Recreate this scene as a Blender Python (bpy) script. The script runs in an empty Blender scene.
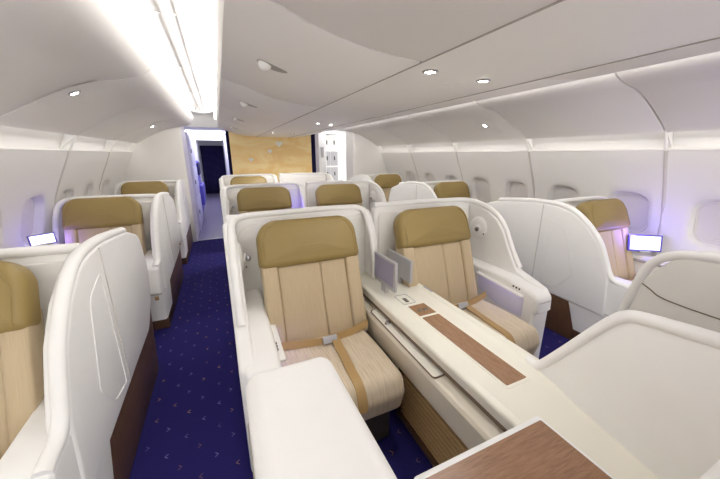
import bpy, bmesh, math, random
from mathutils import Vector, Matrix
random.seed(7)
COL = bpy.context.scene.collection
C = 1.06                      # cabin centre line (x)
PI = math.pi

# ---------------------------------------------------------------- materials
class NT:
    def __init__(s, name):
        s.m = bpy.data.materials.new(name); s.m.use_nodes = True
        s.t = s.m.node_tree; s.b = s.t.nodes['Principled BSDF']
    def n(s, typ, **kw):
        nd = s.t.nodes.new(typ)
        for k, v in kw.items():
            if k.startswith('i_'): nd.inputs[k[2:].replace('_', ' ')].default_value = v
            else: setattr(nd, k, v)
        return nd
    def l(s, a, b): s.t.links.new(a, b)
    def math(s, op, a, b=None, c=None):
        nd = s.t.nodes.new('ShaderNodeMath'); nd.operation = op
        for i, v in enumerate((a, b, c)):
            if v is None: continue
            if isinstance(v, (int, float)): nd.inputs[i].default_value = v
            else: s.l(v, nd.inputs[i])
        return nd.outputs[0]
    def mix(s, f, a, b):
        nd = s.t.nodes.new('ShaderNodeMix'); nd.data_type = 'RGBA'
        for i, v in ((0, f), (6, a), (7, b)):
            if isinstance(v, (int, float)): nd.inputs[i].default_value = v
            elif isinstance(v, tuple): nd.inputs[i].default_value = (*v, 1)
            else: s.l(v, nd.inputs[i])
        return nd.outputs[2]

def srgb(r, g, b):
    return tuple((c/255/12.92 if c <= 10 else ((c/255+.055)/1.055)**2.4) for c in (r, g, b))

def plain(name, col, rough=.5, metal=0., bump=0., scale=200, spec=.5, var=.03):
    k = NT(name)
    tc = k.n('ShaderNodeTexCoord')
    nz = k.n('ShaderNodeTexNoise', i_Scale=6., i_Detail=2.)
    k.l(tc.outputs['Object'], nz.inputs['Vector'])
    a = tuple(min(1, c*(1-var)) for c in col); b = tuple(min(1, c*(1+var)) for c in col)
    k.l(k.mix(nz.outputs['Fac'], a, b), k.b.inputs['Base Color'])
    k.b.inputs['Roughness'].default_value = rough; k.b.inputs['Metallic'].default_value = metal
    k.b.inputs['Specular IOR Level'].default_value = spec
    if bump:
        n2 = k.n('ShaderNodeTexNoise', i_Scale=float(scale), i_Detail=2.)
        k.l(tc.outputs['Object'], n2.inputs['Vector'])
        bp = k.n('ShaderNodeBump', i_Strength=bump, i_Distance=.002)
        k.l(n2.outputs['Fac'], bp.inputs['Height']); k.l(bp.outputs[0], k.b.inputs['Normal'])
    return k.m

def glow(name, col, strength, base=None):
    k = NT(name)
    k.b.inputs['Base Color'].default_value = (*(base or col), 1)
    k.b.inputs['Emission Color'].default_value = (*col, 1)
    k.b.inputs['Emission Strength'].default_value = strength
    return k.m

def stripes(name, base, dark, scale, amt):
    k = NT(name)
    tc = k.n('ShaderNodeTexCoord'); mp = k.n('ShaderNodeMapping')
    mp.inputs['Scale'].default_value = (1, .03, .03)
    k.l(tc.outputs['Object'], mp.inputs['Vector'])
    nz = k.n('ShaderNodeTexNoise', i_Scale=float(scale), i_Detail=3., i_Roughness=.7)
    k.l(mp.outputs[0], nz.inputs['Vector'])
    f = k.math('MULTIPLY', k.math('SUBTRACT', nz.outputs['Fac'], .45), amt)
    nd = k.n('ShaderNodeClamp'); k.l(f, nd.inputs[0])
    k.l(k.mix(nd.outputs[0], base, dark), k.b.inputs['Base Color'])
    k.b.inputs['Roughness'].default_value = .75
    k.b.inputs['Sheen Weight'].default_value = .15
    w = k.n('ShaderNodeTexNoise', i_Scale=500., i_Detail=1.); k.l(tc.outputs['Object'], w.inputs['Vector'])
    bp = k.n('ShaderNodeBump', i_Strength=.2, i_Distance=.001); k.l(w.outputs['Fac'], bp.inputs['Height'])
    k.l(bp.outputs[0], k.b.inputs['Normal'])
    return k.m

def wood(name, a, b, axis_scale, rough=.4):
    k = NT(name)
    tc = k.n('ShaderNodeTexCoord'); mp = k.n('ShaderNodeMapping')
    mp.inputs['Scale'].default_value = axis_scale
    k.l(tc.outputs['Object'], mp.inputs['Vector'])
    nz = k.n('ShaderNodeTexNoise', i_Scale=9., i_Detail=5., i_Roughness=.65, i_Distortion=.5)
    k.l(mp.outputs[0], nz.inputs['Vector'])
    f = k.math('MULTIPLY_ADD', nz.outputs['Fac'], 2.2, -.6)
    nd = k.n('ShaderNodeClamp'); k.l(f, nd.inputs[0])
    k.l(k.mix(nd.outputs[0], a, b), k.b.inputs['Base Color'])
    k.b.inputs['Roughness'].default_value = rough
    return k.m

def carpet():
    k = NT('carpet')
    tc = k.n('ShaderNodeTexCoord'); sp = k.n('ShaderNodeSeparateXYZ'); k.l(tc.outputs['Object'], sp.inputs[0])
    S = .18
    v = k.math('DIVIDE', sp.outputs[1], S*.55); row = k.math('FLOOR', v)
    u = k.math('ADD', k.math('DIVIDE', sp.outputs[0], S), k.math('MULTIPLY', k.math('FLOORED_MODULO', row, 2.), .5))
    cu = k.math('FLOOR', u)
    fx = k.math('MULTIPLY', k.math('SUBTRACT', k.math('SUBTRACT', u, cu), .5), S)
    fy = k.math('MULTIPLY', k.math('SUBTRACT', k.math('SUBTRACT', v, row), .5), S*.55)
    cb = k.n('ShaderNodeCombineXYZ'); k.l(cu, cb.inputs[0]); k.l(row, cb.inputs[1])
    wn = k.n('ShaderNodeTexWhiteNoise', noise_dimensions='2D'); k.l(cb.outputs[0], wn.inputs['Vector'])
    sep = k.n('ShaderNodeSeparateColor'); k.l(wn.outputs['Color'], sep.inputs[0])
    # rotated small chevron
    sgn = k.math('SUBTRACT', k.math('MULTIPLY', k.math('GREATER_THAN', sep.outputs[1], .5), 2.), 1.)
    q = k.math('MULTIPLY', fx, sgn)
    ax = k.math('ABSOLUTE', fy)
    d = k.math('ABSOLUTE', k.math('SUBTRACT', q, k.math('MULTIPLY', ax, 1.1)))
    m = k.math('MULTIPLY', k.math('LESS_THAN', d, .0036), k.math('LESS_THAN', ax, .014))
    m = k.math('MULTIPLY', m, k.math('LESS_THAN', k.math('ABSOLUTE', fx), .03))
    mc = k.mix(k.math('GREATER_THAN', sep.outputs[0], .45), srgb(165, 130, 100), srgb(130, 125, 185))
    m = k.math('MULTIPLY', m, k.math('MULTIPLY_ADD', sep.outputs[2], .6, .25))
    nz = k.n('ShaderNodeTexNoise', i_Scale=220., i_Detail=2.); k.l(tc.outputs['Object'], nz.inputs['Vector'])
    base = k.mix(nz.outputs['Fac'], srgb(29, 26, 76), srgb(52, 47, 116))
    k.l(k.mix(m, base, mc), k.b.inputs['Base Color'])
    k.b.inputs['Roughness'].default_value = .95; k.b.inputs['Specular IOR Level'].default_value = .1
    bp = k.n('ShaderNodeBump', i_Strength=.4, i_Distance=.003); k.l(nz.outputs['Fac'], bp.inputs['Height'])
    k.l(bp.outputs[0], k.b.inputs['Normal'])
    return k.m

def goldwall():
    k = NT('gold_wall')
    tc = k.n('ShaderNodeTexCoord'); mp = k.n('ShaderNodeMapping'); mp.inputs['Scale'].default_value = (1, 1, 2.)
    k.l(tc.outputs['Object'], mp.inputs['Vector'])
    nz = k.n('ShaderNodeTexNoise', i_Scale=1.6, i_Detail=3., i_Distortion=1.4); k.l(mp.outputs[0], nz.inputs['Vector'])
    r = k.n('ShaderNodeValToRGB'); k.l(nz.outputs['Fac'], r.inputs[0])
    e = r.color_ramp.elements
    e[0].position = .40; e[0].color = (*srgb(248, 214, 146), 1)
    e[1].position = .60; e[1].color = (*srgb(255, 232, 176), 1)
    k.l(r.outputs[0], k.b.inputs['Base Color']); k.b.inputs['Roughness'].default_value = .5
    return k.m

M = dict(
    shell=plain('cream_shell', srgb(243, 242, 239), .42, bump=.12, scale=420),
    shell2=plain('cream_panel', srgb(237, 235, 230), .5, bump=.1, scale=420),
    liner=plain('cabin_lining', srgb(236, 233, 228), .5, var=.01),
    linerw=plain('cabin_wall', srgb(234, 232, 229), .55, var=.01),
    white=plain('white_lining', srgb(244, 244, 243), .5, var=.01),
    seam=plain('seam_grey', srgb(172, 166, 158), .6),
    seamm=plain('seam_brown', srgb(122, 104, 84), .5),
    groove=plain('panel_groove', srgb(205, 200, 194), .6),
    markshade=plain('mark_and_shade_dark', srgb(70, 62, 54), .6),  # dark latch marks, and shade painted under cushions and behind slats
    leather=plain('tan_leather', srgb(150, 128, 76), .5, bump=.25, scale=260, var=.06),
    strap=plain('tan_strap', srgb(178, 146, 96), .6, bump=.3, scale=300),
    fabric=stripes('beige_fabric', srgb(196, 177, 145), srgb(174, 152, 118), 260, 1.6),
    cushion=stripes('beige_cushion_fabric', srgb(214, 199, 174), srgb(160, 136, 104), 210, 2.4),
    console=plain('ivory_console', srgb(240, 237, 224), .35, bump=.05, scale=400),
    fascia=plain('ivory_fascia', srgb(228, 220, 202), .4, bump=.05, scale=400),
    vent=plain('brown_vent', srgb(178, 146, 102), .55),
    wood=wood('dark_walnut', srgb(74, 51, 34), srgb(112, 80, 54), (14, 14, 1.2)),
    woodt=wood('table_walnut', srgb(130, 94, 68), srgb(168, 128, 98), (1.5, 14, 14), .35),
    woodi=wood('inlay_walnut', srgb(136, 100, 74), srgb(172, 136, 106), (14, 1.5, 14), .18),
    chrome=plain('chrome', srgb(190, 190, 195), .22, 1.),
    silver=plain('silver', srgb(182, 181, 184), .4, .2),
    black=plain('black_plastic', srgb(28, 26, 26), .4),
    carpet=carpet(), gold=goldwall(),
    navy=plain('navy_curtain', srgb(34, 28, 84), .9, bump=.4, scale=60),
    purple=plain('violet_panel', srgb(92, 84, 190), .5),
    lilac=plain('lilac_panel', srgb(222, 221, 238), .5),
    tile=plain('galley_floor', srgb(128, 122, 150), .3),
    shade=plain('window_shade', srgb(222, 218, 216), .55),
    screen=glow('lit_screen', srgb(225, 222, 255), 1.1),
    screend=plain('dim_screen', srgb(166, 163, 186), .15),
    led=glow('blue_led', (.45, .43, 1.), 16.),
    cove=glow('cove_tube', (1., .985, .965), 9.),
    wlight=glow('valance_tube', (.99, .985, .96), 2.3),
    spot=glow('spot_lens', (1., .97, .92), 30.),
    galley=glow('galley_light', (.97, .97, 1.), 3.),
    violet=glow('violet_light', (.28, .22, 1.), .5),
)

# ---------------------------------------------------------------- mesh helpers
def fillet(pts, n=6):
    """pts: (u, v) or (u, v, r); returns a polygon with rounded corners"""
    out = []; N = len(pts)
    for i, p in enumerate(pts):
        r = p[2] if len(p) > 2 else 0
        P = Vector(p[:2])
        if r <= 0: out.append(P); continue
        A = (Vector(pts[i-1][:2])-P); B = (Vector(pts[(i+1) % N][:2])-P)
        la, lb = A.length, B.length; A.normalize(); B.normalize()
        cosang = max(-1, min(1, A.dot(B))); half = math.acos(cosang)/2
        if half > PI/2-.02: out.append(P); continue
        t = min(r/math.tan(half), la*.48, lb*.48); rr = t*math.tan(half)
        cen = P+(A+B).normalized()*(rr/math.sin(half))
        s = P+A*t-cen; e = P+B*t-cen
        a0 = math.atan2(s.y, s.x); a1 = math.atan2(e.y, e.x)
        da = (a1-a0+PI) % (2*PI)-PI
        for k in range(n+1):
            a = a0+da*k/n; out.append(cen+Vector((math.cos(a), math.sin(a)))*rr)
    res = []
    for p in out:
        if not res or (p-res[-1]).length > 1e-5: res.append(p)
    if (res[0]-res[-1]).length < 1e-5: res.pop()
    return res

def inset(poly, d):
    N = len(poly)
    area = sum(poly[i].x*poly[(i+1) % N].y-poly[(i+1) % N].x*poly[i].y for i in range(N))
    sg = 1 if area > 0 else -1
    out = []
    for i in range(N):
        a = poly[i]-poly[i-1]; b = poly[(i+1) % N]-poly[i]
        na = Vector((-a.y, a.x)).normalized()*sg; nb = Vector((-b.y, b.x)).normalized()*sg
        m = na+nb
        if m.length < 1e-6: m = na
        m.normalize(); c = max(.5, m.dot(na))
        out.append(poly[i]+m*(d/c))
    return out

class MB:
    def __init__(s): s.v = []; s.f = []; s.mi = []
    def add(s, verts, faces, mi=0, xf=None):
        o = len(s.v)
        s.v += [tuple(xf @ Vector(p)) if xf else tuple(p) for p in verts]
        s.f += [tuple(i+o for i in f) for f in faces]; s.mi += [mi]*len(faces)
        return s
    def slab(s, prof, a0, a1, axis='X', bev=.01, steps=3, bulge=0., bulge1=0., xf=None, mi=0, n=6):
        poly = fillet(prof, n); N = len(poly)
        put = {'X': lambda a, p: (a, p.x, p.y), 'Y': lambda a, p: (p.x, a, p.y), 'Z': lambda a, p: (p.x, p.y, a)}[axis]
        rings = []
        for k in range(steps+1):
            t = PI/2*k/steps
            rings.append((a0+bev*(1-math.sin(t)), inset(poly, bev*(1-math.cos(t)))) if bev > 0 else (a0, poly))
            if bev <= 0: break
        rings.reverse()                        # outer cap ring first
        top = [(a1+a0-a, r) for a, r in rings][::-1]
        rings = rings+top
        V = [put(a, p) for a, r in rings for p in r]; F = []
        R = len(rings)
        for k in range(R-1):
            for i in range(N):
                j = (i+1) % N
                F.append((k*N+i, k*N+j, (k+1)*N+j, (k+1)*N+i))
        for end, bl, sgn in ((0, bulge, -1), (R-1, bulge1, 1)):
            base = end*N; a, r = rings[end]
            if not bl: F.append(tuple(range(base, base+N))); continue
            cen = sum(r, Vector((0, 0)))/N; prev = list(range(base, base+N))
            for q in (.85, .65, .4, .18):
                o = len(V); V += [put(a+sgn*bl*(1-q*q), cen+(p-cen)*q) for p in r]
                for i in range(N):
                    j = (i+1) % N; F.append((prev[i], prev[j], o+j, o+i))
                prev = list(range(o, o+N))
            F.append(tuple(prev))
        return s.add(V, F, mi, xf)
    def box(s, x0, x1, y0, y1, z0, z1, bev=.004, xf=None, mi=0, r=0.):
        return s.slab([(x0, y0, r), (x1, y0, r), (x1, y1, r), (x0, y1, r)], z0, z1, 'Z', bev, 2, xf=xf, mi=mi)
    def tube(s, path, r, n=10, closed=False, mi=0, flat=None):
        P = [Vector(p) for p in path]; N = len(P); V = []; F = []
        up0 = Vector((0, 0, 1)); prevn = None
        for i in range(N):
            a = P[(i-1) % N] if (i > 0 or closed) else P[i]; b = P[(i+1) % N] if (i < N-1 or closed) else P[i]
            t = (b-a).normalized()
            if prevn is None:
                nn = t.cross(up0)
                if nn.length < .1: nn = t.cross(Vector((1, 0, 0)))
            else: nn = prevn-t*prevn.dot(t)
            nn.normalize(); prevn = nn; bn = t.cross(nn)
            r1, r2 = (r, r) if flat is None else flat
            for k in range(n):
                a_ = 2*PI*k/n; V.append(P[i]+nn*math.cos(a_)*r1+bn*math.sin(a_)*r2)
        for i in range(N if closed else N-1):
            for k in range(n):
                j = (i+1) % N; q = (k+1) % n
                F.append((i*n+k, i*n+q, j*n+q, j*n+k))
        if not closed: F.append(tuple(range(n))); F.append(tuple((N-1)*n+k for k in range(n)))
        return s.add(V, F, mi)
    def ribbon(s, path, wdir, w, t):
        """flat strap: path points, width direction, width, thickness"""
        W = Vector(wdir).normalized()*w/2; V = []; F = []; N = len(path)
        for i, p in enumerate(path):
            p = Vector(p); a = Vector(path[max(0, i-1)]); b = Vector(path[min(N-1, i+1)])
            nr = (b-a).normalized().cross(W.normalized()).normalized()*t/2
            V += [p-W-nr, p+W-nr, p+W+nr, p-W+nr]
        for i in range(N-1):
            for k in range(4): F.append((i*4+k, i*4+(k+1) % 4, i*4+4+(k+1) % 4, i*4+4+k))
        F += [(0, 1, 2, 3), tuple((N-1)*4+k for k in range(4))]
        return s.add(V, F)
    def lathe(s, prof, cen, axis, n=16, cap=True):
        """prof: (r, h) along axis"""
        ax = Vector(axis).normalized(); q = ax.to_track_quat('Z', 'Y').to_matrix().to_4x4()
        xf = Matrix.Translation(cen) @ q; V = []; F = []
        for r, h in prof:
            for k in range(n): V.append((r*math.cos(2*PI*k/n), r*math.sin(2*PI*k/n), h))
        for i in range(len(prof)-1):
            for k in range(n): F.append((i*n+k, i*n+(k+1) % n, (i+1)*n+(k+1) % n, (i+1)*n+k))
        if cap: F.append(tuple(range(n))); F.append(tuple((len(prof)-1)*n+k for k in range(n)))
        return s.add(V, F, 0, xf)
    def strip(s, line, y0, y1, ny=1, mi=0):
        """open XZ polyline swept along Y"""
        V = []; F = []; N = len(line)
        for j in range(ny+1):
            y = y0+(y1-y0)*j/ny; V += [(x, y, z) for x, z in line]
        for j in range(ny):
            for i in range(N-1): F.append((j*N+i, j*N+i+1, (j+1)*N+i+1, (j+1)*N+i))
        return s.add(V, F, mi)
    def warp(s, fn): s.v = [tuple(fn(*p)) for p in s.v]; return s
    def build(s, name, mat, parent=None, mirror=False, angle=40, flip=None):
        me = bpy.data.meshes.new(name)
        org = Vector(parent['_w']) if parent is not None and '_w' in parent else Vector((0, 0, 0))
        vs = [((2*C-x if mirror else x)-org.x, y-org.y, z-org.z) for x, y, z in s.v]
        if parent is None and flip is None:
            lo = [min(v[i] for v in vs) for i in range(3)]; hi = [max(v[i] for v in vs) for i in range(3)]
            org = Vector(((lo[0]+hi[0])/2, (lo[1]+hi[1])/2, lo[2])); vs = [(x-org.x, y-org.y, z-org.z) for x, y, z in vs]
        me.from_pydata(vs, [], s.f)
        bm = bmesh.new(); bm.from_mesh(me)
        bmesh.ops.remove_doubles(bm, verts=bm.verts, dist=1e-5)
        bmesh.ops.recalc_face_normals(bm, faces=bm.faces); bm.to_mesh(me); bm.free()
        for mt in (mat if isinstance(mat, (list, tuple)) else [mat]): me.materials.append(mt)
        for p in me.polygons: p.use_smooth = True
        me.set_sharp_from_angle(angle=math.radians(angle))
        o = bpy.data.objects.new(name, me); COL.objects.link(o)
        if parent is not None: o.parent = parent; o['_w'] = tuple(org)
        else:
            o['_w'] = tuple(org)
            if flip is None: o.location = org
        return o

def tag(o, label=None, cat=None, group=None, kind=None):
    if label: o['label'] = label
    if cat: o['category'] = cat
    if group: o['group'] = group
    if kind: o['kind'] = kind
    return o

def thing(name, loc, label, cat, group=None, mirror=False):
    o = bpy.data.objects.new(name, None); COL.objects.link(o)
    x, y, z = loc
    if mirror: x = 2*C-x
    o.location = (x, y, z); o['_w'] = (x, y, z); o.empty_display_size = .1
    return tag(o, label, cat, group)

def copy_tree(o, parent=None):
    c = o.copy(); COL.objects.link(c)
    if parent is not None: c.parent = parent
    for ch in [x for x in COL.objects if x.parent == o]: copy_tree(ch, c)
    return c

def dup(o, dy, label, drop=()):
    c = copy_tree(o); c.location.y += dy; c['label'] = label
    for ch in [x for x in COL.objects if x.parent == c and x.name.split('.')[0] in drop]:
        for g in [x for x in COL.objects if x.parent == ch]: bpy.data.objects.remove(g)
        bpy.data.objects.remove(ch)
    return c

def struct(o): o['kind'] = 'structure'; return o

# ---------------------------------------------------------------- the room
Y0, Y1 = -2.2, 6.4
WP = [(2.55, 0.), (2.60, .2), (2.63, .5), (2.63, .8), (2.60, 1.), (2.54, 1.2), (2.45, 1.42), (2.36, 1.6), (2.335, 1.65)]
def wallw(z):
    for (w0, z0), (w1, z1) in zip(WP, WP[1:]):
        if z <= z1:
            t = (z-z0)/(z1-z0); return w0+(w1-w0)*t
    return WP[-1][0]
def smoothw(z):   # a smooth version of the wall curve
    return sum(wallw(max(0, min(1.65, z+d)))*k for d, k in ((-.1, .25), (0, .5), (.1, .25)))

SEAMS = [1.36+1.27*k for k in range(-2, 4)]      # panel joints of walls and bins
WIN_Y = [.4+.635*k-.035 for k in range(-1, 9)]   # windows
WZ = 1.06; WH, WW = .215, .18                   # half sizes of the window recess

def rrect(hw, hh, r, n=8):
    return fillet([(hw, -hh, r), (hw, hh, r), (-hw, hh, r), (-hw, -hh, r)], n)

def build_wall(side):
    mir = side == 'right'
    m = MB()
    cells = [(y-.3175, y+.3175) for y in WIN_Y]
    ylo, yhi = cells[0][0], Y1+.1
    zlo, zhi = .62, 1.5
    for (a, b), yc in zip(cells, WIN_Y):
        b = min(b, yhi)
        hole = rrect(WW, WH, .13)
        N = len(hole); rings = []
        for q in (1., .55, .25, 0.):
            ring = []
            corner = {}
            for sx_ in (-1, 1):
                for sz_ in (-1, 1):
                    corner[max(range(N), key=lambda i: sx_*hole[i].x/WW+sz_*hole[i].y/WH-abs(abs(hole[i].x/WW)-abs(hole[i].y/WH))*.5)] = (sx_, sz_)
            for ip, p in enumerate(hole):
                # outer target on the cell rectangle in the same direction
                d = Vector((p.x/WW, p.y/WH)); k = 1/max(abs(d.x), abs(d.y)); d *= k
                if ip in corner: d = Vector(corner[ip])
                oy = yc+(d.x*(yc-a) if d.x < 0 else d.x*(b-yc)); oz = (zlo+zhi)/2+d.y*(zhi-zlo)/2
                hy, hz = yc+p.x, WZ+p.y
                y_, z_ = hy+(oy-hy)*q, hz+(oz-hz)*q
                ring.append((C-smoothw(z_), y_, z_))
            rings.append(ring)
        # rolled lip into the recess
        for dx, sc in ((.003, .985), (.018, .955), (.055, .89), (.066, .86)):
            rings.append([(C-smoothw(WZ+p.y*sc)-dx, yc+p.x*sc, WZ+p.y*sc) for p in hole])
        V = [p for r in rings for p in r]; F = []
        for k in range(len(rings)-1):
            for i in range(N):
                j = (i+1) % N; F.append((k*N+i, k*N+j, (k+1)*N+j, (k+1)*N+i))
        m.add(V, F)
    zs = [i*zlo/6 for i in range(7)]
    m.strip([(C-smoothw(z), z) for z in zs], ylo, yhi)
    m.strip([(C-smoothw(z), z) for z in (1.5, 1.54, 1.58, 1.62, 1.65)], ylo, yhi)
    m.strip([(C-smoothw(z), z) for z in [.62+.08*i for i in range(12)]], cells[-1][1], yhi)
    m.strip([(C-smoothw(z), z) for z in [i*1.65/12 for i in range(13)]], Y0-.6, ylo)
    # light recess above the windows
    m.strip([(C-2.335, 1.65), (C-2.335, 1.655), (C-2.40, 1.66), (C-2.395, 1.70), (C-2.36, 1.78), (C-2.31, 1.84), (C-2.28, 1.87)], Y0-.6, yhi)
    w = struct(m.build('wall_'+side, M['linerw'], mirror=mir, angle=50))
    # panel joints: narrow grooves as raised dark beads following the wall
    t = MB()
    for y in SEAMS:
        if y < Y0: continue
        zs = [.1*i for i in range(0, 17)]+[1.645]
        t.tube([(C-smoothw(z)+.002, y, z) for z in zs], .006, 6, flat=(.014, .006))
    struct(t.build('trim_'+('4' if mir else '3'), M['groove'], mirror=mir))
    # fins closing the light recess at each joint
    t = MB()
    for y in SEAMS:
        t.slab([(C-2.41, 1.655), (C-2.25, 1.80), (C-2.25, 1.83), (C-2.32, 1.86)], y-.012, y+.012, 'Y', 0)
        t.tube([(C-2.335, y, 1.65), (C-2.30, y, 1.72), (C-2.26, y, 1.80)], .012, 8)
    struct(t.build('trim_'+('6' if mir else '5'), M['linerw'], mirror=mir))
    return w
build_wall('left'); build_wall('right')

n = 0
for side in ('left', 'right'):
    for y in WIN_Y:
        if side == 'left' and y < 2.5: continue
        if side == 'right' and y < .3: continue
        n += 1
        hole = rrect(WW*.865, WH*.865, .11)
        m = MB(); m.add([(C-smoothw(WZ+p.y)-.062, y+p.x, WZ+p.y) for p in hole], [tuple(range(len(hole)))])
        o = struct(m.build('window_%d' % n, M['shade'], mirror=side == 'right'))
        f = MB(); f.tube([(C-smoothw(WZ+p.y*1.0)-.058, y+p.x*.99, WZ+p.y*.99) for p in hole], .006, 8, closed=True)
        f.build('frame', M['linerw'], o, mirror=side == 'right')
        f = MB(); zl = WZ-WH*.62
        f.tube([(C-smoothw(zl)-.058, y-.06, zl), (C-smoothw(zl)-.058, y+.06, zl)], .004, 6)
        f.build('shade_handle', M['linerw'], o, mirror=side == 'right')

fl = MB(); fl.add([(C-2.6, Y0-.6, 0), (C+2.6, Y0-.6, 0), (C+2.6, 6.5, 0), (C-2.6, 6.5, 0)], [(0, 1, 2, 3)])
struct(fl.build('floor', M['carpet'], flip=False))
fl = MB(); fl.add([(-1.7, 6.5, 0), (4., 6.5, 0), (4., 14.6, 0), (-1.7, 14.6, 0)], [(0, 1, 2, 3)])
struct(fl.build('floor_galley', M['tile'], flip=False))
# carpet joint
t = MB(); t.box(-.62, -.02, 6.47, 6.52, 0, .008, .002); struct(t.build('trim_1', M['silver']))

# ceiling: aisle recesses and the fuselage crown above the bins
m = MB()
for s in (-1, 1):
    m.strip([(C+s*.0, 2.30), (C+s*1.0, 2.30), (C+s*1.0, 2.41), (C+s*1.12, 2.42), (C+s*1.3, 2.41), (C+s*1.4, 2.385), (C+s*1.46, 2.34)], Y0-.6, 6.9)
struct(m.build('ceiling', M['white']))
m = MB()
for s in (-1, 1): m.strip([(C+s*1.46, 2.34), (C+s*1.50, 2.27), (C+s*1.62, 2.20), (C+s*2.28, 1.87)], Y0-.6, 6.9)
struct(m.build('trim_10', M['white']))
# rails in the left aisle recess
for k, (w, zz) in enumerate(((1.17, 2.412), (1.25, 2.41))):
    t = MB()
    for s in (-1, 1): t.box(C+s*w-.012, C+s*w+.012, Y0, 6.6, zz-.018, zz+.006, .004)
    struct(t.build('trim_%d' % (7+k), M['linerw']))
t = MB()
for s in (-1, 1):
    for y in SEAMS+[6.44]:
        t.tube([(C+s*1.02, y-.3, 2.407), (C+s*1.3, y-.3, 2.402), (C+s*1.4, y-.3, 2.378), (C+s*1.45, y-.3, 2.335)], .006, 6)
struct(t.build('trim_9', M['linerw']))

# centre bins (left and right row) and the flat strip with the spotlights
CB = [(1.0, 2.115), (.985, 2.09), (.93, 2.075), (.85, 2.05), (.75, 2.012), (.65, 1.985), (.55, 1.967), (.45, 1.956), (.325, 1.95)]
RB = [(1.0, 2.115), (.985, 2.075), (.93, 2.055), (.85, 2.03), (.75, 2.002), (.65, 1.98), (.55, 1.966), (.45, 1.956), (.325, 1.95)]
ord_ = ['over the nearest seat row', 'second from the camera', 'third from the camera', 'fourth from the camera', 'last before the gold wall']
cseams = [-.2, 1.07, 2.34, 3.61, 4.88, 6.68]
for i in range(5):
    a, b = cseams[i]+.005, cseams[i+1]-.005
    a = -1.6 if i == 0 else a
    for sd, s, prof in (('left', -1, CB), ('right', 1, RB)):
        poly = [(C+s*w, z) for w, z in prof]+[(C+s*.325, 2.0), (C+s*.9, 2.2), (C+s*1.0, 2.2)]
        r = MB().slab(poly, a, b, 'Y', .006, 2).build('overhead_bin', M['liner'])
        tag(r, 'curved overhead bin, %s row above the centre seats, %s' % (sd, ord_[i]), 'overhead bin', 'overhead bins above the centre seats')
        if s < 0 and i < 5:
            yk = (1.66, 2.92, 4.2, 5.5)[i-1] if i else .4
            k = MB()
            # teardrop latch knob; a flat grey patch paints the shade of its dish
            k.lathe([(.030, -.02), (.030, .004), (.028, .014), (.022, .024), (.013, .031), (.002, .034)], (.255, yk, 2.033), (-.35, 0, -1), 18)
            k.build('latch', M['linerw'], r)
            P = [(.255+(.036*math.cos(a_) if math.cos(a_) < 0 else .10*math.cos(a_)), yk-.02*max(0, math.cos(a_))+.040*math.sin(a_)) for a_ in [2*PI*q_/28 for q_ in range(28)]]
            k = MB().slab(P, 0, .004, 'Z', 0)
            def binz(x):
                ww = C-x
                for (wa, za), (wb, zb) in zip(CB, CB[1:]):
                    if wb <= ww: return zb+(za-zb)*(ww-wb)/(wa-wb)
                return 1.95
            k.warp(lambda x, y, z: (x, y, binz(x)-.0015-z*.3))
            k.build('latch_dish_shade', M['seam'], r)
m = MB().box(C-.322, C+.322, -1.6, 6.68, 1.95, 2.0, .003)
struct(m.build('ceiling_strip', M['liner']))
t = MB()
for s in (-1, 1): t.box(C+s*.324-.003, C+s*.324+.003, -1.6, 6.68, 1.947, 1.97, 0)
struct(t.build('trim_2', M['seam']))

# side bins with the curved face
SB = [(1.36, 2.25), (1.375, 2.20), (1.40, 2.16), (1.44, 2.127), (1.5, 2.10), (1.6, 2.078), (1.7, 2.062), (1.8, 2.03), (1.9, 1.987), (2., 1.937), (2.1, 1.885), (2.2, 1.828), (2.245, 1.798), (2.255, 1.788)]
def sbz(w):
    for (a, z0), (b, z1) in zip(SB, SB[1:]):
        if w <= b: return z0+(z1-z0)*(w-a)/(b-a)
    return 1.8
oname = ['cut by the picture edge', 'nearest whole one', 'second along the wall', 'third along the wall', 'fourth along the wall', 'farthest by the closet']
for sd, s in (('left', -1), ('right', 1)):
    ys = [Y0]+[y for y in SEAMS if y > 0]+[Y1+.05]
    for i in range(len(ys)-1):
        poly = [(C+s*w, z) for w, z in SB]+[(C+s*2.27, 1.815), (C+s*2.0, 2.02), (C+s*1.7, 2.12), (C+s*1.45, 2.26)]
        r = MB().slab(poly, ys[i]+.006, ys[i+1]-.006, 'Y', .006, 2).build('side_bin', M['liner'])
        tag(r, 'curved cream side bin above the %s windows, %s' % (sd, oname[i]), 'overhead bin', 'side bins above the windows')

# cove lights
cn = {-1: 'left', 1: 'right'}
for s in (-1, 1):
    m = MB().box(C+s*1.02-.012, C+s*1.02+.012, -1.9, 6.3, 2.215, 2.30, .004)
    tag(m.build('cove_light', M['cove']), 'white cove light tube in the recess over the %s aisle' % cn[s], 'light', 'aisle cove lights')
    ys = [Y0]+[y for y in SEAMS if y > 0]+[Y1]
    for i in range(len(ys)-1):
        m = MB().box(C+s*2.295-.012, C+s*2.295+.012, ys[i]+.05, ys[i+1]-.05, 1.818, 1.834, .003)
        tag(m.build('valance_light', M['wlight']), 'light strip in the recess above the %s windows, %s' % (cn[s], oname[i]), 'light', 'light strips above the windows')

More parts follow.
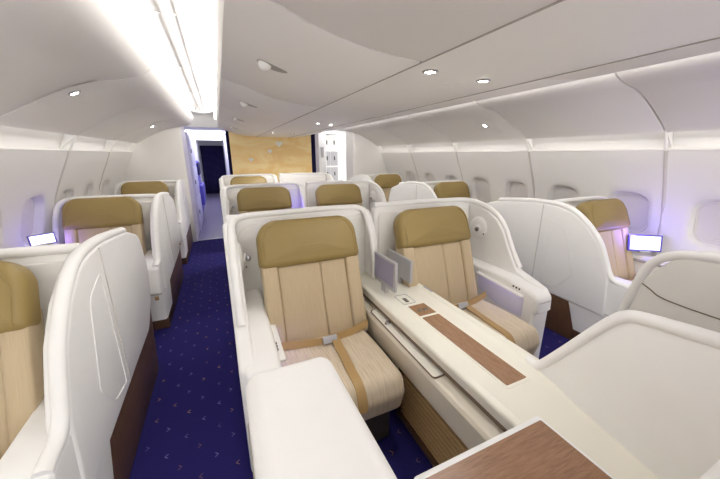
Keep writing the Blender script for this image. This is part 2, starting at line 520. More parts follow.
# spotlights
def spotlight(x, y, z, label, tilt=(0, 0, -1), r=.022, plate=None, power=6):
    t = thing('spotlight', (x, y, z), label, 'light', 'small ceiling spotlights')
    MB().lathe([(r*1.05, .0), (r*1.5, .001), (r*1.55, .004), (r*1.1, .008), (r*1.0, .006)], (x, y, z), tilt, 20, False).build('ring', M['chrome'], t)
    MB().lathe([(.001, .001), (r*.95, .001), (r*.95, .006), (.001, .007)], (x, y, z), tilt, 16).build('lens', M['spot'], t)
    if plate:
        w = abs(x-C); s = 1 if x > C else -1
        pl = MB()
        N_ = 7; V = []; F = []
        for i in range(N_):
            ww = w-.16+.32*i/(N_-1)
            for yy in (y-.14, y+.14): V.append((C+s*ww, yy, sbz(ww)-.0035))
        F = [(2*i, 2*i+1, 2*i+3, 2*i+2) for i in range(N_-1)]
        pl.add(V, F); pl.build('plate', M['shell2'], t)
        d = MB().lathe([(.001, .0), (.05, 0), (.05, .004), (.001, .004)], (x+s*.045, y+.015, sbz(w+.045)-.002), (-s*.45, 0, -1), 20)
        d.warp(lambda X, Y, Z: (x+(X-x)*1.3, Y, Z)); d.build('dish', M['silver'], t)
    return t
spotlight(.84, 1.157, 1.951, 'left of the near pair of bright spots in the centre ceiling strip')
spotlight(1.165, 1.19, 1.951, 'right of the near pair of bright spots in the centre ceiling strip')
spotlight(1.056, 3.47, 1.951, 'left of the middle pair of small spots in the ceiling strip')
spotlight(1.24, 3.58, 1.951, 'right of the middle pair of small spots in the ceiling strip')
spotlight(.86, 5.3, 1.951, 'left of the farthest pair of spots near the gold wall')
spotlight(1.2, 5.4, 1.951, 'right of the farthest pair of spots near the gold wall')
spotlight(-.80, 2.73, sbz(1.86)-.002, 'reading spotlight in a square plate on the left side bin, nearer one', (.45, 0, -1), .024, True)
spotlight(-.80, 5.45, sbz(1.86)-.002, 'reading spotlight on the left side bin near the far closet', (.45, 0, -1), .024, True)
spotlight(3.02, 2.98, sbz(1.96)-.002, 'reading spotlight in a square plate on the right side bin', (-.45, 0, -1), .024, True)
# shallow round vent dishes beside the near spots
m = MB().lathe([(.001, 0), (.06, 0), (.062, .003), (.001, .004)], (1.10, 1.33, 1.9505), (0, 0, -1), 24)
tag(m.build('ceiling_vent', M['shell2']), 'flat round vent dish in the ceiling strip behind the near spots', 'vent')

# ---------------------------------------------------------------- far end
GY = 6.7
m = MB().slab([(.25, 0), (1.87, 0), (1.87, 2.2), (.25, 2.2)], GY, GY+.06, 'Y', .004, 1)
gw = struct(m.build('wall_back', M['gold']))
def petal(x, z, s):
    P = []
    for k in range(24):
        a = 2*PI*k/24
        hx = 16*math.sin(a)**3; hz = 13*math.cos(a)-5*math.cos(2*a)-2*math.cos(3*a)-math.cos(4*a)
        P.append((x+hx*s/17*(1+.15*math.cos(a)), z+hz*s/17))
    return MB().slab(P, GY-.006, GY+.002, 'Y', 0).build('heart_petal', M['white'], gw)
petal(0.611, 1.509, .045); petal(0.992, 1.673, .048); petal(1.188, 1.819, .07)
# closets either side
m = MB().slab([(C-2.7, 0), (-.53, 0), (-.53, 2.12), (C-2.7, 2.12)], 6.4, 7.3, 'Y', .02, 2)
struct(m.build('wall_back_left', M['liner']))
m = MB().slab([(2.74, 0), (C+2.7, 0), (C+2.7, 2.12), (2.74, 2.12)], 6.4, 6.9, 'Y', .02, 2)
struct(m.build('wall_back_right', M['liner']))
m = MB().slab([(-.72, 0), (-.62, 0), (-.62, 2.2), (-.72, 2.2)], 7.3, 14.6, 'Y', 0)
struct(m.build('wall_galley_left', M['white']))
m = MB().slab([(.26, 0), (.36, 0), (.36, 2.2), (.26, 2.2)], GY+.06, 14.6, 'Y', 0)
struct(m.build('wall_galley_right', M['lilac']))
m = MB().slab([(-1.8, 0), (4.2, 0), (4.2, 2.4), (-1.8, 2.4)], 14.6, 14.7, 'Y', 0)
struct(m.build('wall_far', M['white']))
m = MB(); m.add([(-1.8, 6.9, 2.12), (4.2, 6.9, 2.12), (4.2, 14.6, 2.12), (-1.8, 14.6, 2.12)], [(0, 1, 2, 3)])
m.add([(-1.8, 6.9, 2.12), (4.2, 6.9, 2.12), (4.2, 6.9, 2.5), (-1.8, 6.9, 2.5)], [(0, 1, 2, 3)])
struct(m.build('ceiling_galley', M['white']))
for k, y in enumerate((8.0, 9.6, 11.4)):
    m = MB().box(-.58, .22, y, y+1.0, 2.09, 2.115, .004)
    tag(m.build('ceiling_light', M['galley']), 'white lit ceiling panel of the galley passage, %s' % ('nearest', 'middle one', 'farthest, above the dark curtain')[k], 'light', 'galley ceiling panels')
m = MB().box(2.3, 2.6, 7.0, 7.3, 2.09, 2.115, .004)
tag(m.build('ceiling_light', M['galley']), 'white lit ceiling panel in front of the right galley lockers', 'light', 'galley ceiling panels')
# curtain across the passage
def curtain(name, x0, x1, y, z0, z1, label, folds=12, amp=.02, ax='X', mat='navy', taper=0):
    m = MB(); N = folds*8; V = []; F = []
    for j in range(2):
        for th in (0, .012):
            pass
    rows = 6
    for r in range(rows+1):
        z = z0+(z1-z0)*r/rows
        for i in range(N+1):
            u = i/N; d = amp*math.sin(u*folds*2*PI)
            xx = x0+(x1-x0)*u
            if taper: xx = xx+taper*(1-r/rows)
            V.append((xx, y+d, z) if ax == 'X' else (y+d, xx, z))
    for r in range(rows):
        for i in range(N): F.append((r*(N+1)+i, r*(N+1)+i+1, (r+1)*(N+1)+i+1, (r+1)*(N+1)+i))
    o = m.add(V, F).build(name, M[mat])
    sm = o.modifiers.new('thick', 'SOLIDIFY'); sm.thickness = .008
    return tag(o, label, 'curtain')
curtain('curtain', -.60, .26, 14.4, .02, 1.95, 'dark navy pleated curtain closing the far end of the left passage')
curtain('curtain', .20, .26, 6.78, .02, 2.2, 'narrow navy curtain tied back at the left edge of the gold wall', 3, .012, taper=-.0)
curtain('curtain', 1.86, 1.99, 6.80, .02, 2.2, 'narrow navy curtain at the right edge of the gold wall', 3, .02)
sg = MB().slab([(-.17+.23*math.cos(a_), 2.405+.10*math.sin(a_)) for a_ in [PI+PI*k/24 for k in range(25)]], 6.29, 6.33, 'Y', .006, 2)
sg = tag(sg.build('exit_sign', M['white']), 'white half-round exit sign hanging at the end of the left ceiling recess', 'sign')
fc = bpy.data.curves.new('lettering', 'FONT'); fc.body = 'EXIT'; fc.size = .085; fc.align_x = 'CENTER'; fc.extrude = .002
fc.materials.append(M['seam'])
fo = bpy.data.objects.new('lettering_curve', fc); COL.objects.link(fo); bpy.context.view_layer.update()
lm = bpy.data.meshes.new_from_object(fo.evaluated_get(bpy.context.evaluated_depsgraph_get())); bpy.data.objects.remove(fo)
fo = bpy.data.objects.new('lettering', lm); COL.objects.link(fo); fo.parent = sg
fo.location = Vector((-.17, 6.286, 2.335))-sg.location; fo.rotation_euler = (PI/2, 0, 0)
# locker column and folded crew seat on the left of the passage
t = thing('locker', (-.55, 7.9, 0), 'tall white galley locker with steel latches behind the left closet', 'locker')
MB().box(-.60, -.50, 7.32, 8.6, 0, 2.05, .01).build('body', M['lilac'], t)
for k in range(3):
    d = MB().box(-.50, -.488, 7.36, 8.55, .1+.64*k, .70+.64*k, .004).build('door', M['lilac'], t)
    MB().box(-.488, -.478, 7.45, 7.55, .36+.64*k, .44+.64*k, .003).build('latch', M['black'], d)
t = thing('crew_seat', (-.55, 9.2, 0), 'folded violet crew seat against the left passage wall', 'seat')
MB().box(-.61, -.50, 8.7, 9.9, .1, 1.45, .03).build('back', M['purple'], t)
MB().box(-.50, -.42, 8.75, 9.85, .35, .85, .03).build('seat', M['purple'], t)
MB().box(-.50, -.46, 8.9, 9.7, 1.1, 1.4, .015).build('headrest', M['navy'], t)
MB().box(-.61, -.57, 8.7, 8.8, 0, .12, .005).build('leg', M['silver'], t)
m = MB().box(.225, .245, 7.0, 7.12, .0, 1.7, .004)
tag(m.build('mood_light', M['violet']), 'upright violet light strip beside the navy curtain by the gold wall', 'light')
m = MB().box(.235, .257, 9., 9.5, .0, 1.7, .004)
tag(m.build('passage_panel', M['lilac']), 'pale panel on the right wall of the left passage', 'panel')

# right-hand galley with lockers
t = thing('galley_locker', (2.75, 8.2, 0), 'white galley cupboard with six steel doors beyond the right aisle', 'cupboard')
MB().box(2.50, 3.1, 8.0, 8.5, 0, 2.08, .006).build('body', M['white'], t)
for i in range(2):
    for j in range(3):
        x0 = 2.555+.205*i; z0 = (.30, .92, 1.32, 1.72)[j+1]-.0; z1 = z0+(.36, .36, .30)[j]
        d = MB().box(x0, x0+.185, 7.985, 8.0, z0, z1, .004).build('door', M['silver'] if j < 2 else M['white'], t)
        MB().box(x0+.08, x0+.105, 7.972, 7.986, z0+.14, z0+.24, .003).build('latch', M['black'], d)
for i in range(2):
    MB().box(2.555+.205*i, 2.74+.205*i, 7.985, 8.0, .3, .88, .004).build('door', M['lilac'], t)
m = MB().slab([(2.24, 0), (2.44, 0), (2.44, 2.12), (2.24, 2.12)], 7.4, 7.9, 'Y', .01, 1)
pillar = struct(m.build('wall_pillar', M['white']))
MB().box(2.30, 2.37, 7.385, 7.402, 1.55, 1.78, .003).build('wall_phone', M['silver'], pillar)
t = thing('galley_counter', (2.2, 9.3, 0), 'small galley unit with oven and violet front seen past the gold wall', 'galley unit')
MB().box(2.2, 3.0, 9.5, 9.9, 0, 2.0, .006).build('body', M['white'], t)
MB().box(2.25, 2.95, 9.48, 9.5, 1.36, 1.56, .004).build('oven', M['black'], t)
MB().box(2.25, 2.95, 9.47, 9.5, .3, 1.26, .004).build('front', M['purple'], t)
MB().box(2.25, 2.95, 9.48, 9.5, 1.60, 1.68, .004).build('panel', M['silver'], t)

# ---------------------------------------------------------------- seats
def make_seat(cx, yc, w, label, group, mir=False, dl=0., dr=0., df=0., db=0.):
    """crease between cushion and back at (cx, yc)"""
    if mir: cx = 2*C-cx
    t = thing('cabin_seat', (cx, yc, 0), label, 'seat', group)
    h = w/2
    T = Matrix.Translation((cx, yc, 0))
    def B(mb, name, mat, par=t):
        return mb.warp(lambda x, y, z: (x+cx, y+yc, z)).build(name, M[mat], par, angle=50)
    # cushion with a waterfall front
    m = MB().slab([(.06, .28, .03), (.06, .49, .04), (-.25, .505), (-.56, .50, .10), (-.60, .40, .06), (-.56, .27, .04)], -h+dl, h+dr, 'X', .045, 5, bulge=0)
    m.warp(lambda x, y, z: (x, y*(1-df) if y < 0 else y, z))
    B(m, 'seat_cushion', 'cushion')
    # back: three upholstered panels in one cover
    tilt = math.radians(19)
    xf = Matrix.Translation((db, .0, .46)) @ Matrix.Rotation(-tilt, 4, 'X')
    m = MB()
    i0 = h*.70
    for a, b, f, ru, rd in ((-h+.005, -i0+.002, -.018, .03, .02), (-i0, .15*h, 0, .015, .015), (.15*h, i0, 0, .015, .015), (i0-.002, h-.005, -.018, .03, .02)):
        m.slab([(a, .0, rd), (b, .0, rd), (b, .60, ru), (a, .60, ru)], f, .11, 'Y', .016, 4, bulge=.006, xf=xf)
    B(m, 'backrest', 'fabric')
    # headrest
    xf = Matrix.Translation((db, .165, .945)) @ Matrix.Rotation(-math.radians(23), 4, 'X')
    m = MB().slab([(-h-.005, 0, .035), (h+.005, 0, .035), (h-.002, .295, .12), (-h+.002, .295, .12)], -.045, .10, 'Y', .045, 6, bulge=.018, xf=xf, n=10)
    hr = B(m, 'headrest', 'leather')
    pts = [(-h+.035, .02), (-h+.033, .17), (-h+.06, .235), (-h+.1, .262)]
    for s in (-1, 1):
        B(MB().tube([xf @ Vector((s*x, -.043-.004, z)) for x, z in pts], .0025, 6), 'piping', 'leather', hr)
    # base under the cushion, coloured dark for the shadow there
    m = MB().box(-h+.04+dl, h-.04+dr, -.42, .10, 0, .285, .015)
    B(m, 'seat_base', 'markshade')
    # lap belt along the crease and the loose tongue over the front
    zc = .512
    m = MB().ribbon([(-h+.02, -.035, zc+.02), (-h*.5, -.05, zc+.008), (-.02, -.075, zc+.004), (h*.55, -.05, zc+.008), (h-.02, -.03, zc+.03)], (0, .35, 1), .045, .004)
    bl = B(m, 'seat_belt', 'strap')
    m = MB().slab([(-.045, -.02, .006), (.045, -.02, .006), (.045, .025, .006), (-.045, .025, .006)], -.004, .010, 'Z', .004, 2,
                  xf=Matrix.Translation((.02, -.085, zc+.012)) @ Matrix.Rotation(math.radians(55), 4, 'X'))
    B(m, 'buckle', 'silver', bl)
    k_ = 1-df
    k_ = 1-df
    m = MB().ribbon([(x_, y_*k_, z_+.004) for x_, y_, z_ in ((.055, -.07, .520), (.052, -.16, .512), (.046, -.30, .507), (.04, -.42, .504), (.038, -.495, .503), (.037, -.53, .498), (.037, -.557, .484), (.037, -.578, .460), (.037, -.592, .433), (.037, -.603, .402), (.037, -.607, .375))], (1, 0, 0), .05, .005)
    B(m, 'belt_tongue', 'strap', bl)
    return t

# ---------------------------------------------------------------- centre shells
def wingpath(pts, x): return [(x, y, z) for y, z in pts]
def bez(pts, n=4):
    """Catmull-Rom smoothing of a 3D polyline"""
    P = [Vector(p) for p in pts]; out = []
    for i in range(len(P)-1):
        p0 = P[max(0, i-1)]; p1 = P[i]; p2 = P[i+1]; p3 = P[min(len(P)-1, i+2)]
        for k in range(n):
            t = k/n
            out.append(.5*((2*p1)+(p2-p0)*t+(2*p0-5*p1+4*p2-p3)*t*t+(3*p1-p0-3*p2+p3)*t**3))
    out.append(P[-1]); return out

def lamp(t, x, y, z, mir, sx=1):
    """reading light on the wing: chrome ball in a collar"""
    MB().lathe([(.03, 0), (.03, .008), (.024, .014), (.02, .014)], (x, y, z), (sx, -.5, 0), 16).build('lamp_collar', M['shell'], t, mir)
    MB().lathe([(.004, .03), (.016, .028), (.02, .018), (.018, .006), (.012, .0)], (x+.008*sx, y-.004, z), (sx, -.6, -.1), 14).build('reading_light', M['chrome'], t, mir)
    MB().lathe([(.006, .0), (.006, .006), (.001, .007)], (x+.0, y-.075, z-.035), (sx, 0, 0), 10).build('lamp_switch', M['black'], t, mir)

def make_centre_shell(label, mir):
    t = thing('seat_shell', (.5, 2.1, 0), label, 'seat shell', 'centre seat shells', mir)
    m = MB().slab([(-.015, .03), (1.035, .03), (1.035, 1.222, .05), (-.015, 1.205, .13)], 2.13, 2.2, 'Y', .015, 3)
    m.build('back_panel', M['shell'], t, mir)
    W = [(1.31, .655, .04), (1.55, .725), (1.58, .765, .05), (1.65, .875), (1.73, 1.015), (1.80, 1.095), (1.90, 1.15), (2.04, 1.187), (2.15, 1.187, .03), (2.15, .03), (1.31, .03)]
    m = MB().slab(W, -.02, .055, 'X', .02, 3)
    wg = m.build('wing', M['shell'], t, mir)
    # rounded rim from the arm up the wing and along the top
    full = [(.017, 1.56, .745), (.017, 1.65, .875), (.017, 1.73, 1.015), (.02, 1.80, 1.10), (.025, 1.90, 1.16), (.035, 2.02, 1.197), (.065, 2.11, 1.212), (.14, 2.145, 1.219), (.3, 2.15, 1.222), (.6, 2.15, 1.228), (.87, 2.15, 1.226), (.95, 2.14, 1.216), (.985, 2.10, 1.185), (.995, 2.03, 1.09), (1.0, 1.99, .98), (1.005, 1.97, .85), (1.005, 1.96, .70)]
    path = full if not mir else full[:11]+[(1.03, 2.15, 1.228)]
    MB().tube(bez(path, 4), (.0), 10, flat=(.024, .022)).build('rim', M['shell'], t, mir)
    m = MB().slab([(1.96, .69), (1.985, .98), (2.03, 1.09), (2.09, 1.17, .03), (2.14, 1.20), (2.14, .69)], 1.0, 1.04, 'X', .008, 2)
    if not mir: m.build('centre_wing', M['shell'], t, mir)
    # inner lining panel
    m = MB().slab([(.06, .5), (1.0, .5), (1.0, 1.17, .04), (.06, 1.16, .1)], 2.112, 2.135, 'Y', .006, 2)
    m.build('lining', M['shell2'], t, mir)
    # armrest on the aisle side
    m = MB().slab([(2.11, .03), (2.11, .70), (1.55, .695), (1.36, .665), (1.27, .645, .06), (1.262, .52), (1.28, .50, .01), (1.28, .03)], .0, .172, 'X', .028, 4)
    ar = m.build('armrest', M['shell'], t, mir)
    m = MB().slab([(1.80, .50, .02), (1.82, .63, .02), (1.37, .60, .02), (1.37, .44, .02), (1.6, .44)], .172, .178, 'X', .002, 1)
    m.build('arm_pocket', M['lilac'], ar, mir)
    MB().box(.168, .206, 1.37, 1.82, .632, .646, .004).warp(lambda x, y, z: (x, y, z+(y-1.8)*.07)).build('pocket_lip', M['shell'], ar, mir)
    MB().box(.175, .181, 1.40, 1.80, .628, .633, .001).warp(lambda x, y, z: (x, y, z+(y-1.8)*.07)).build('light_strip', M['led'], ar, mir)
    for k in range(3):
        MB().lathe([(.007, 0), (.007, .004), (.001, .005)], (.173, 1.47-.026*k, .652-.0018*k), (1, 0, 0), 10).build('button', M['black'], ar, mir)
    MB().box(.17, .176, 1.285, 1.30, .34, .37, .002).build('latch', M['vent'], ar, mir)
    m = MB().slab([(1.262, .50), (1.262, .515), (2.0, .53), (2.0, .515)], .172, .1735, 'X', 0); 
    # seam line across the front of the arm
    MB().tube([(.004, 1.30, .592), (.03, 1.264, .592), (.14, 1.264, .592), (.171, 1.29, .592)], .0022, 6).build('arm_seam', M['seam'], ar, mir)
    # reading light pod
    m = MB().lathe([(.10, 0), (.095, .010), (.08, .019), (.05, .026), (.002, .029)], (.055, 1.99, .985), (1, 0, 0), 24)
    m.build('lamp_pod', M['shell'], t, mir)
    lamp(t, .085, 1.97, .985, mir)
    return t

def rear_console(t, mir, y1=2.74, z1=1.14, ya=2.19, wid=.19, name='rear_console', mat='shell'):
    m = MB().slab([(ya, .03), (ya, z1, 0), (y1, z1, .07), (y1+.01, .5), (y1, .03)], -.012, wid, 'X', .04, 5, n=8)
    return m.build(name, M[mat], t, mir)

cl = make_centre_shell('cream shell around the near left centre seat with the tan headrest', False)
rear_console(cl, False)
cr = make_centre_shell('cream shell around the near right centre seat, violet-lit armrest pocket', True)
rear_console(cr, True, 2.74, 1.14)
dup(cl, 2.1, 'cream shell around the left centre seat one row behind the near pair')
dup(cr, 2.1, 'cream shell around the right centre seat one row behind the near pair')
dup(cl, 4.2, 'cream shell of the last left centre seat in front of the gold wall', drop=('rear_console',))
dup(cr, 4.2, 'cream shell of the last right centre seat in front of the gold wall', drop=('rear_console',))

s1 = make_seat(.485, 1.65, .645, 'near left centre seat, tan headrest, belt tongue hanging over its beige cushion', 'centre cabin seats', False, .0, -.025, .11)
s2 = make_seat(2*C-1.535, 1.65, .645, 'near right centre seat with beige back, beyond the console with two small monitors', 'centre cabin seats', True, .055, -.01, .11, -.055)
dup(s1, 2.1, 'left centre seat one row behind, only tan headrest showing over the near shell')
dup(s2, 2.1, 'right centre seat one row behind, only tan headrest showing over the near shell')
dup(s1, 4.2, 'last left centre seat, sliver of tan headrest before the gold wall')

# ---------------------------------------------------------------- centre console of the near pair
t = thing('centre_console', (C, 1.2, 0), 'ivory console between the two near centre seats with wood inlay', 'console')
m = MB().slab([(.875, .625), (.872, .672, .02), (.90, .685, .01), (1.16, .685), (1.18, .692), (1.225, .692, .006), (1.235, .70, .006), (1.27, .70, .015), (1.272, .625)], .12, 2.125, 'Y', .004, 2)
top = m.build('console_top', M['console'], t)
m = MB().slab([(.93, .612), (.925, .60), (.84, .565, .012), (.83, .545, .01), (.845, .40), (.91, .40), (.91, 0), (1.21, 0), (1.21, .4), (1.275, .4), (1.29, .55, .01), (1.2, .612)], .12, 2.12, 'Y', .002, 1)
m.build('console_body', M['fascia'], t)
MB().box(.8735, 1.24, .13, 2.1, .606, .6255, 0).build('shadow_gap', M['seamm'], t)  # brown strip painted in for the dark gap under the top
# wood inlay and controls
fr = MB().slab([(.985, .70, .012), (1.125, .70, .012), (1.125, 1.475, .006), (.985, 1.475, .006)], .683, .6885, 'Z', .002, 1).build('inlay_frame', M['console'], t)
MB().slab([(.995, .715, .006), (1.115, .715, .006), (1.115, 1.315), (.995, 1.315)], .687, .690, 'Z', .0005, 1).build('wood_inlay', M['woodi'], t)
rc = MB().slab([(.995, 1.335), (1.115, 1.335), (1.115, 1.465, .004), (.995, 1.465, .004)], .687, .690, 'Z', .0005, 1).build('control_panel', M['woodi'], t)
for k in range(4):
    MB().box(1.015+.022*k, 1.029+.022*k, 1.375+.008*(k % 2), 1.40+.008*(k % 2), .689, .694, .002).build('button', M['chrome'], rc)
q = fillet([(.99, 1.50, .012), (1.08, 1.50, .012), (1.08, 1.63, .012), (.99, 1.63, .012)])
pl = MB().tube([(p.x, p.y, .687) for p in q], .0018, 6, closed=True).build('table_latch_outline', M['silver'], t)
for k in range(3):
    MB().box(1.02, 1.045, 1.525+.02*k, 1.537+.02*k, .686, .6885, .001).build('latch_mark', M['markshade'], pl)
MB().box(1.246, 1.262, 1.56, 1.66, .698, .703, .002).build('label_plate', M['silver'], t)
# armrest pocket lid on the lower tier
sl = lambda x, y, z: (x, y, .565+(x-.84)*.41+z)
q = [(.838, .985, .025), (.912, .96, .025), (.922, 1.69, .02), (.845, 1.70, .02)]
lid = MB().slab(q, .001, .007, 'Z', .003, 2).warp(sl).build('pocket_lid', M['console'], t)
MB().tube([sl(p.x, p.y, .006) for p in inset(fillet(q), .0)], .0042, 6, closed=True).build('lid_trim', M['seamm'], lid)
MB().lathe([(.020, 0), (.021, .005), (.016, .008), (.001, .008)], (.872, 1.50, .583), (-.38, 0, .92), 16).build('lock_button', M['chrome'], lid)
# slatted vent under the tier
MB().box(.902, .91, .15, 1.33, .03, .40, .002).build('vent_back', M['markshade'], t)  # dark backing paints the shade in the gaps between slats
v = MB()
for k in range(11):
    z = .045+k*.032
    v.slab([(.904, z), (.884, z+.004), (.881, z+.012), (.884, z+.020), (.904, z+.024)], .155, 1.32, 'Y', .001, 1)
v.build('vent', M['vent'], t)
MB().box(.876, .912, 1.32, 1.36, 0, .40, .004).build('vent_frame', M['wood'], t)
MB().box(.872, .912, .15, 1.36, 0, .035, .004).build('vent_sill', M['wood'], t)

# ---------------------------------------------------------------- small monitors on the console
def monitor(x, y0, y1, z0, z1, face, label):
    t = thing('monitor', (x, (y0+y1)/2, z0), label, 'monitor', 'small seat monitors')
    m = MB().slab([(y0, z0, .008), (y1, z0, .008), (y1, z1, .008), (y0, z1, .008)], x-.011, x+.011, 'X', .004, 2)
    m.build('case', M['silver'], t)
    sx = x+face*.0115
    m = MB().slab([(y0+.018, z0+.028), (y1-.018, z0+.028), (y1-.018, z1-.014), (y0+.018, z1-.014)], min(sx, sx+face*.001), max(sx, sx+face*.001), 'X', 0)
    m.build('screen', M['screend'], t)
    m = MB().box(x-.012, x+.012, (y0+y1)/2-.03, (y0+y1)/2+.03, .682, z0+.01, .003)
    m.build('stand', M['silver'], t)
    return t
monitor(.975, 1.585, 1.885, .735, .94, -1, 'small monitor on the console facing the near left seat')
monitor(1.15, 1.67, 1.99, .735, .905, 1, 'small monitor on the console seen from behind, facing the right seat')

# ---------------------------------------------------------------- the nearest row's shell behind the camera row
t = thing('front_seat_shell', (C, .05, 0), 'cream back of the seats in front, edge at the lower right corner', 'seat shell')
m = MB().slab([(.16, .03), (1.96, .03), (1.96, 1.19, .05), (.16, 1.19, .05)], .02, .10, 'Y', .02, 3)
m.build('back_panel', M['shell'], t)
# privacy divider on the rear of it, between the near pair
t = thing('privacy_divider', (1.15, .4, .66), 'large white divider panel with rounded rim rising from the console, lower right', 'divider')
def skew(x, y, z): return (x+1.085+(min(y, .8)-.15)*.215+(z-.68)*.26, y, z-.11*max(0, z-.68))
m = MB().slab([(.735, .675), (.505, 1.10, .05), (.30, 1.155), (.09, 1.195), (.09, .66)], -.012, .018, 'X', .004, 2)
m.warp(skew).build('panel', M['shell'], t)
path = bez([(.0, .80, .690), (.0, .755, .690), (.0, .725, .715), (.0, .66, .83), (.0, .57, 1.0), (.0, .535, 1.06), (.0, .505, 1.10), (.0, .46, 1.125), (.0, .30, 1.158), (.0, .09, 1.20)], 4)
MB().tube(path, .023, 12).warp(skew).build('rim', M['shell'], t)

# left block and right panel behind the front row
t = thing('side_console', (.09, .35, 0), 'padded white block standing before the near left seat, bottom centre', 'side console')
m = MB().slab([(.11, .03), (.11, 1.13), (.69, 1.115, .05), (.70, .9), (.70, .03)], -.002, .215, 'X', .035, 6, bulge1=0, n=8)
m.build('body', M['shell'], t)
MB().tube([(-.002, .11, 1.02), (-.002, .62, 1.015), (.000, .675, .97), (.004, .698, .8), (.004, .70, .1)], .0035, 6).build('seam', M['seam'], t)
t = thing('side_console', (2.03, .35, 0), 'tall white panel with rounded corner and dark grooved handle, lower right edge', 'side console')
m = MB().slab([(.11, .03), (.11, 1.19), (.62, 1.175, .14), (.755, .98), (.80, .6), (.80, .03)], 1.965, 2.12, 'X', .02, 4, n=8)
m.build('body', M['shell2'], t)
path = bez([(1.975, .80, .62), (1.975, .79, .80), (1.975, .755, 1.0), (1.975, .72, 1.09), (1.975, .65, 1.145), (1.975, .55, 1.168), (1.975, .3, 1.185), (1.975, .11, 1.19)], 4)
MB().tube(path, .022, 12).build('rim', M['shell'], t)
g = bez([(1.962, .74, .965), (1.962, .70, .945), (1.962, .665, .925), (1.962, .6, .915), (1.962, .45, .91), (1.962, .2, .91)], 4)
MB().tube(g, .003, 8).build('handle_groove', M['seamm'], t)

# wooden side table
t = thing('side_table', (.7, .35, .66), 'brown wooden table top with white rim at the bottom edge', 'table')
m = MB().slab([(.42, .11, .01), (.965, .11, .01), (.965, .555, .012), (.42, .555, .012)], .684, .70, 'Z', .005, 2)
m.build('rim', M['white'], t)
m = MB().slab([(.435, .12), (.953, .12), (.953, .535, .006), (.435, .535, .006)], .699, .702, 'Z', .001, 1)
m.build('table_top', M['woodt'], t)
MB().box(.50, .60, .10, .25, .60, .69, .005).build('bracket', M['silver'], t)

# ---------------------------------------------------------------- window-side suites
def make_side_shell(label, mir):
    t = thing('seat_shell', (-1.05, 1.6, 0), label, 'seat shell', 'window seat shells', mir)
    prof = [(1.20, .40), (1.235, .69), (1.285, .80), (1.355, .94), (1.47, 1.065), (1.60, 1.145), (1.74, 1.18), (1.95, 1.185), (2.38, 1.14), (2.65, 1.05, .10), (2.73, .80, .1), (2.64, .54, .1), (2.44, .38, .12), (1.94, .365), (1.3, .34), (1.20, .34)]
    m = MB().slab(prof, -.665, -.59, 'X', .022, 3)
    m.build('aisle_panel', M['shell'], t, mir)
    # shallow pressed field on the aisle panel
    q = fillet([(1.50, .60, .05), (1.62, 1.0, .1), (1.80, 1.06, .02), (1.80, .42, .02), (1.62, .45, .08)])
    MB().tube([(-.590, p.x, p.y) for p in q], .004, 6, closed=True, flat=(.004, .0015)).build('moulding', M['shell'], t, mir)
    MB().tube([(-.5895, 1.86, z) for z in (.39, .6, .8, 1.0, 1.17)], .004, 6).build('panel_joint', M['groove'], t, mir)
    # wood base
    m = MB().slab([(1.12, 0), (1.12, .36), (1.94, .38), (2.44, .40, .05), (2.62, .56), (2.50, .0)], -.66, -.60, 'X', .006, 2)
    m.build('wood_base', M['wood'], t, mir)
    # back panel and rounded rim
    m = MB().slab([(-1.46, .03), (-.62, .03), (-.62, 1.175, .03), (-1.46, 1.175, .10)], 1.80, 1.86, 'Y', .012, 2)
    m.build('back_panel', M['shell'], t, mir)
    m = MB().slab([(-1.42, .5), (-.66, .5), (-.66, 1.14, .02), (-1.42, 1.14, .06)], 1.782, 1.803, 'Y', .005, 2)
    ln = m.build('lining', M['shell2'], t, mir)
    path = bez([(-.625, 1.09, .628), (-.625, 1.14, .640), (-.623, 1.20, .652), (-.620, 1.25, .70), (-.620, 1.295, .80), (-.62, 1.365, .94), (-.62, 1.48, 1.066), (-.62, 1.61, 1.155), (-.62, 1.74, 1.186), (-.62, 1.95, 1.188), (-.62, 2.2, 1.165), (-.62, 2.38, 1.142)], 4)
    MB().tube(path, .026, 12, flat=(.028, .024)).build('rim', M['shell'], t, mir)
    path = bez([(-.64, 1.81, 1.19), (-.8, 1.81, 1.195), (-1.2, 1.81, 1.195), (-1.36, 1.80, 1.19), (-1.43, 1.77, 1.15), (-1.45, 1.73, 1.08), (-1.455, 1.66, .95), (-1.455, 1.58, .8), (-1.455, 1.5, .72)], 4)
    MB().tube(path, .024, 10).build('back_rim', M['shell'], t, mir)
    m = MB().slab([(1.48, .70), (1.60, .86), (1.72, 1.08), (1.8, 1.16), (1.83, .70)], -1.47, -1.44, 'X', .008, 2)
    m.build('window_wing', M['shell'], t, mir)
    # armrest box toward the aisle
    m = MB().slab([(1.42, .10), (1.56, .50, .06), (1.62, .66), (1.15, .650), (1.075, .63, .05), (1.065, .38), (1.085, .36), (1.085, .10)], -.775, -.598, 'X', .025, 4)
    ar = m.build('armrest', M['shell'], t, mir)
    MB().box(-.77, -.60, 1.10, 1.42, 0, .105, .004).build('arm_plinth', M['wood'], ar, mir)
    MB().tube([(-.597, 1.3, .37), (-.60, 1.11, .37), (-.615, 1.07, .37), (-.75, 1.07, .37), (-.774, 1.10, .37)], .003, 6).build('arm_seam', M['seam'], ar, mir)
    MB().box(-.67, -.64, 1.06, 1.072, .315, .35, .002).build('latch', M['vent'], ar, mir)
    # window-side ledge with table cover
    m = MB().slab([(.92, .03), (.92, .70, .03), (1.80, .72), (1.80, .03)], -1.47, -1.36, 'X', .012, 3)
    m.build('ledge', M['shell'], t, mir)
    MB().box(-1.365, -1.335, .95, 1.72, .655, .675, .004).build('ledge_trim', M['seam'], t, mir)
    lamp(t, -.665, 1.68, .97, mir, -1)
    return t

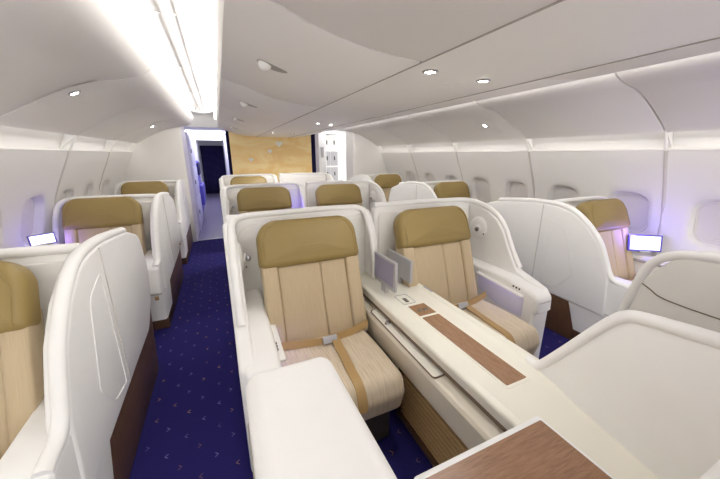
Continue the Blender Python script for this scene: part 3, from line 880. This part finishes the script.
def screen(x, y, z, label, mir, k=1.):
    t = thing('window_monitor', (x, y, z), label, 'monitor', 'lit monitors by the windows', mir)
    a = math.radians(35)
    xf = Matrix.Translation((x, y, z)) @ Matrix.Rotation(a, 4, 'Z') @ Matrix.Rotation(math.radians(-12), 4, 'X') @ Matrix.Scale(k, 4)
    m = MB().slab([(-.135, .012, .008), (.135, .012, .008), (.135, .165, .008), (-.135, .165, .008)], -.008, .01, 'Y', .003, 2, xf=xf)
    m.build('case', M['purple'], t, mir)
    m = MB().slab([(-.120, .027), (.120, .027), (.120, .152), (-.120, .152)], -.0095, -.0082, 'Y', 0, xf=xf)
    m.build('screen', M['screen'], t, mir)
    m = MB().box(-.04, .04, -.01, .02, -.0, .02, .003, xf=Matrix.Translation((x, y, z)) @ Matrix.Rotation(a, 4, 'Z'))
    m.build('stand', M['silver'], t, mir)
    return t

la = make_side_shell('big cream shell in the left foreground beside the aisle', False)
ra = make_side_shell('cream shell of the near right window seat with sloping aisle panel', True)
dup(la, 2.05, 'cream shell of the second left window seat, middle of the left row')
dup(la, 4.0, 'cream shell of the farthest left window seat by the closet wall', drop=('aisle_panel_rear',))
dup(ra, 2.05, 'rounded cream shell of the second right window seat')
dup(ra, 4.0, 'cream shell of the farthest right window seat by the closet wall')
w1 = make_seat(-1.055, 1.36, .60, 'window seat cut by the left edge, only part of its tan headrest and back showing', 'window cabin seats')
w2 = make_seat(-1.055, 1.36, .59, 'window seat on the right in violet light beside the lit monitor', 'window cabin seats', True)
dup(w1, 2.05, 'second left window seat, wide tan headrest above the near shell')
dup(w1, 4.0, 'farthest left window seat, tan headrest against the closet wall')
dup(w2, 2.05, 'second right window seat, tan headrest behind the rounded white shell')
dup(w2, 4.0, 'farthest right window seat, tan headrest by the far closet')
screen(-1.36, 3.22, .90, 'small lit monitor under the left windows', False, .6)
screen(-1.36, 1.36, .745, 'small lit monitor on the right window ledge', True)
m = MB().box(-1.46, -1.33, 2.98, 3.75, .5, .90, .01)

# ---------------------------------------------------------------- lights
def light(kind, name, loc, energy, col=(1, 1, 1), **kw):
    d = bpy.data.lights.new(name, kind); d.energy = energy; d.color = col
    for k, v in kw.items(): setattr(d, k, v)
    o = bpy.data.objects.new(name, d); COL.objects.link(o); o.location = loc; return o
for k, (x, y, z, e) in enumerate(((.845, 3.95, .93, 1.2), (1.27, 3.95, .93, 1.2), (-1.36, 3.46, .90, .8), (3.37, 1.40, .93, 1.7))):
    light('POINT', 'mood_lamp', (x, y, z), e, (.22, .16, 1.), shadow_soft_size=.02)

for x, y, e in ((.84, 1.157, 11), (1.165, 1.19, 11), (1.056, 3.47, 8), (1.24, 3.58, 8), (.86, 5.3, 42), (1.2, 5.4, 42)):
    light('SPOT', 'spot_lamp', (x, y, 1.935), e, (1, .975, .94), spot_size=math.radians(165), spot_blend=1., shadow_soft_size=.03)
w = bpy.data.worlds.new('World'); bpy.context.scene.world = w; w.use_nodes = True
w.node_tree.nodes['Background'].inputs[0].default_value = (1, .985, .955, 1)
w.node_tree.nodes['Background'].inputs[1].default_value = 2.3

# ---------------------------------------------------------------- camera
f = 305.; vx, vy = 217., 154.
th = math.atan((239.5-vy)/f); ps = math.atan((360-vx)*math.cos(th)/f)
Fv = Vector((math.sin(ps)*math.cos(th), math.cos(ps)*math.cos(th), -math.sin(th)))
Rv = Vector((math.cos(ps), -math.sin(ps), 0)); Uv = Rv.cross(Fv)
cd = bpy.data.cameras.new('camera'); cam = bpy.data.objects.new('camera', cd); COL.objects.link(cam)
cd.sensor_width = 36; cd.lens = 36*f/720; cd.clip_start = .02
R = Matrix((Rv, Uv, -Fv)).transposed().to_4x4()
cam.matrix_world = Matrix.Translation((0, 0, 1.62)) @ R
sc = bpy.context.scene; sc.camera = cam
sc.view_settings.view_transform = 'Standard'; sc.view_settings.look = 'None'
sc.view_settings.gamma = 1; sc.view_settings.use_curve_mapping = False
sc.view_settings.exposure = .32
sc.cycles.max_bounces = 12; sc.cycles.diffuse_bounces = 8; sc.cycles.use_denoising = True
for o in list(COL.objects):
    if '_w' in o: del o['_w']
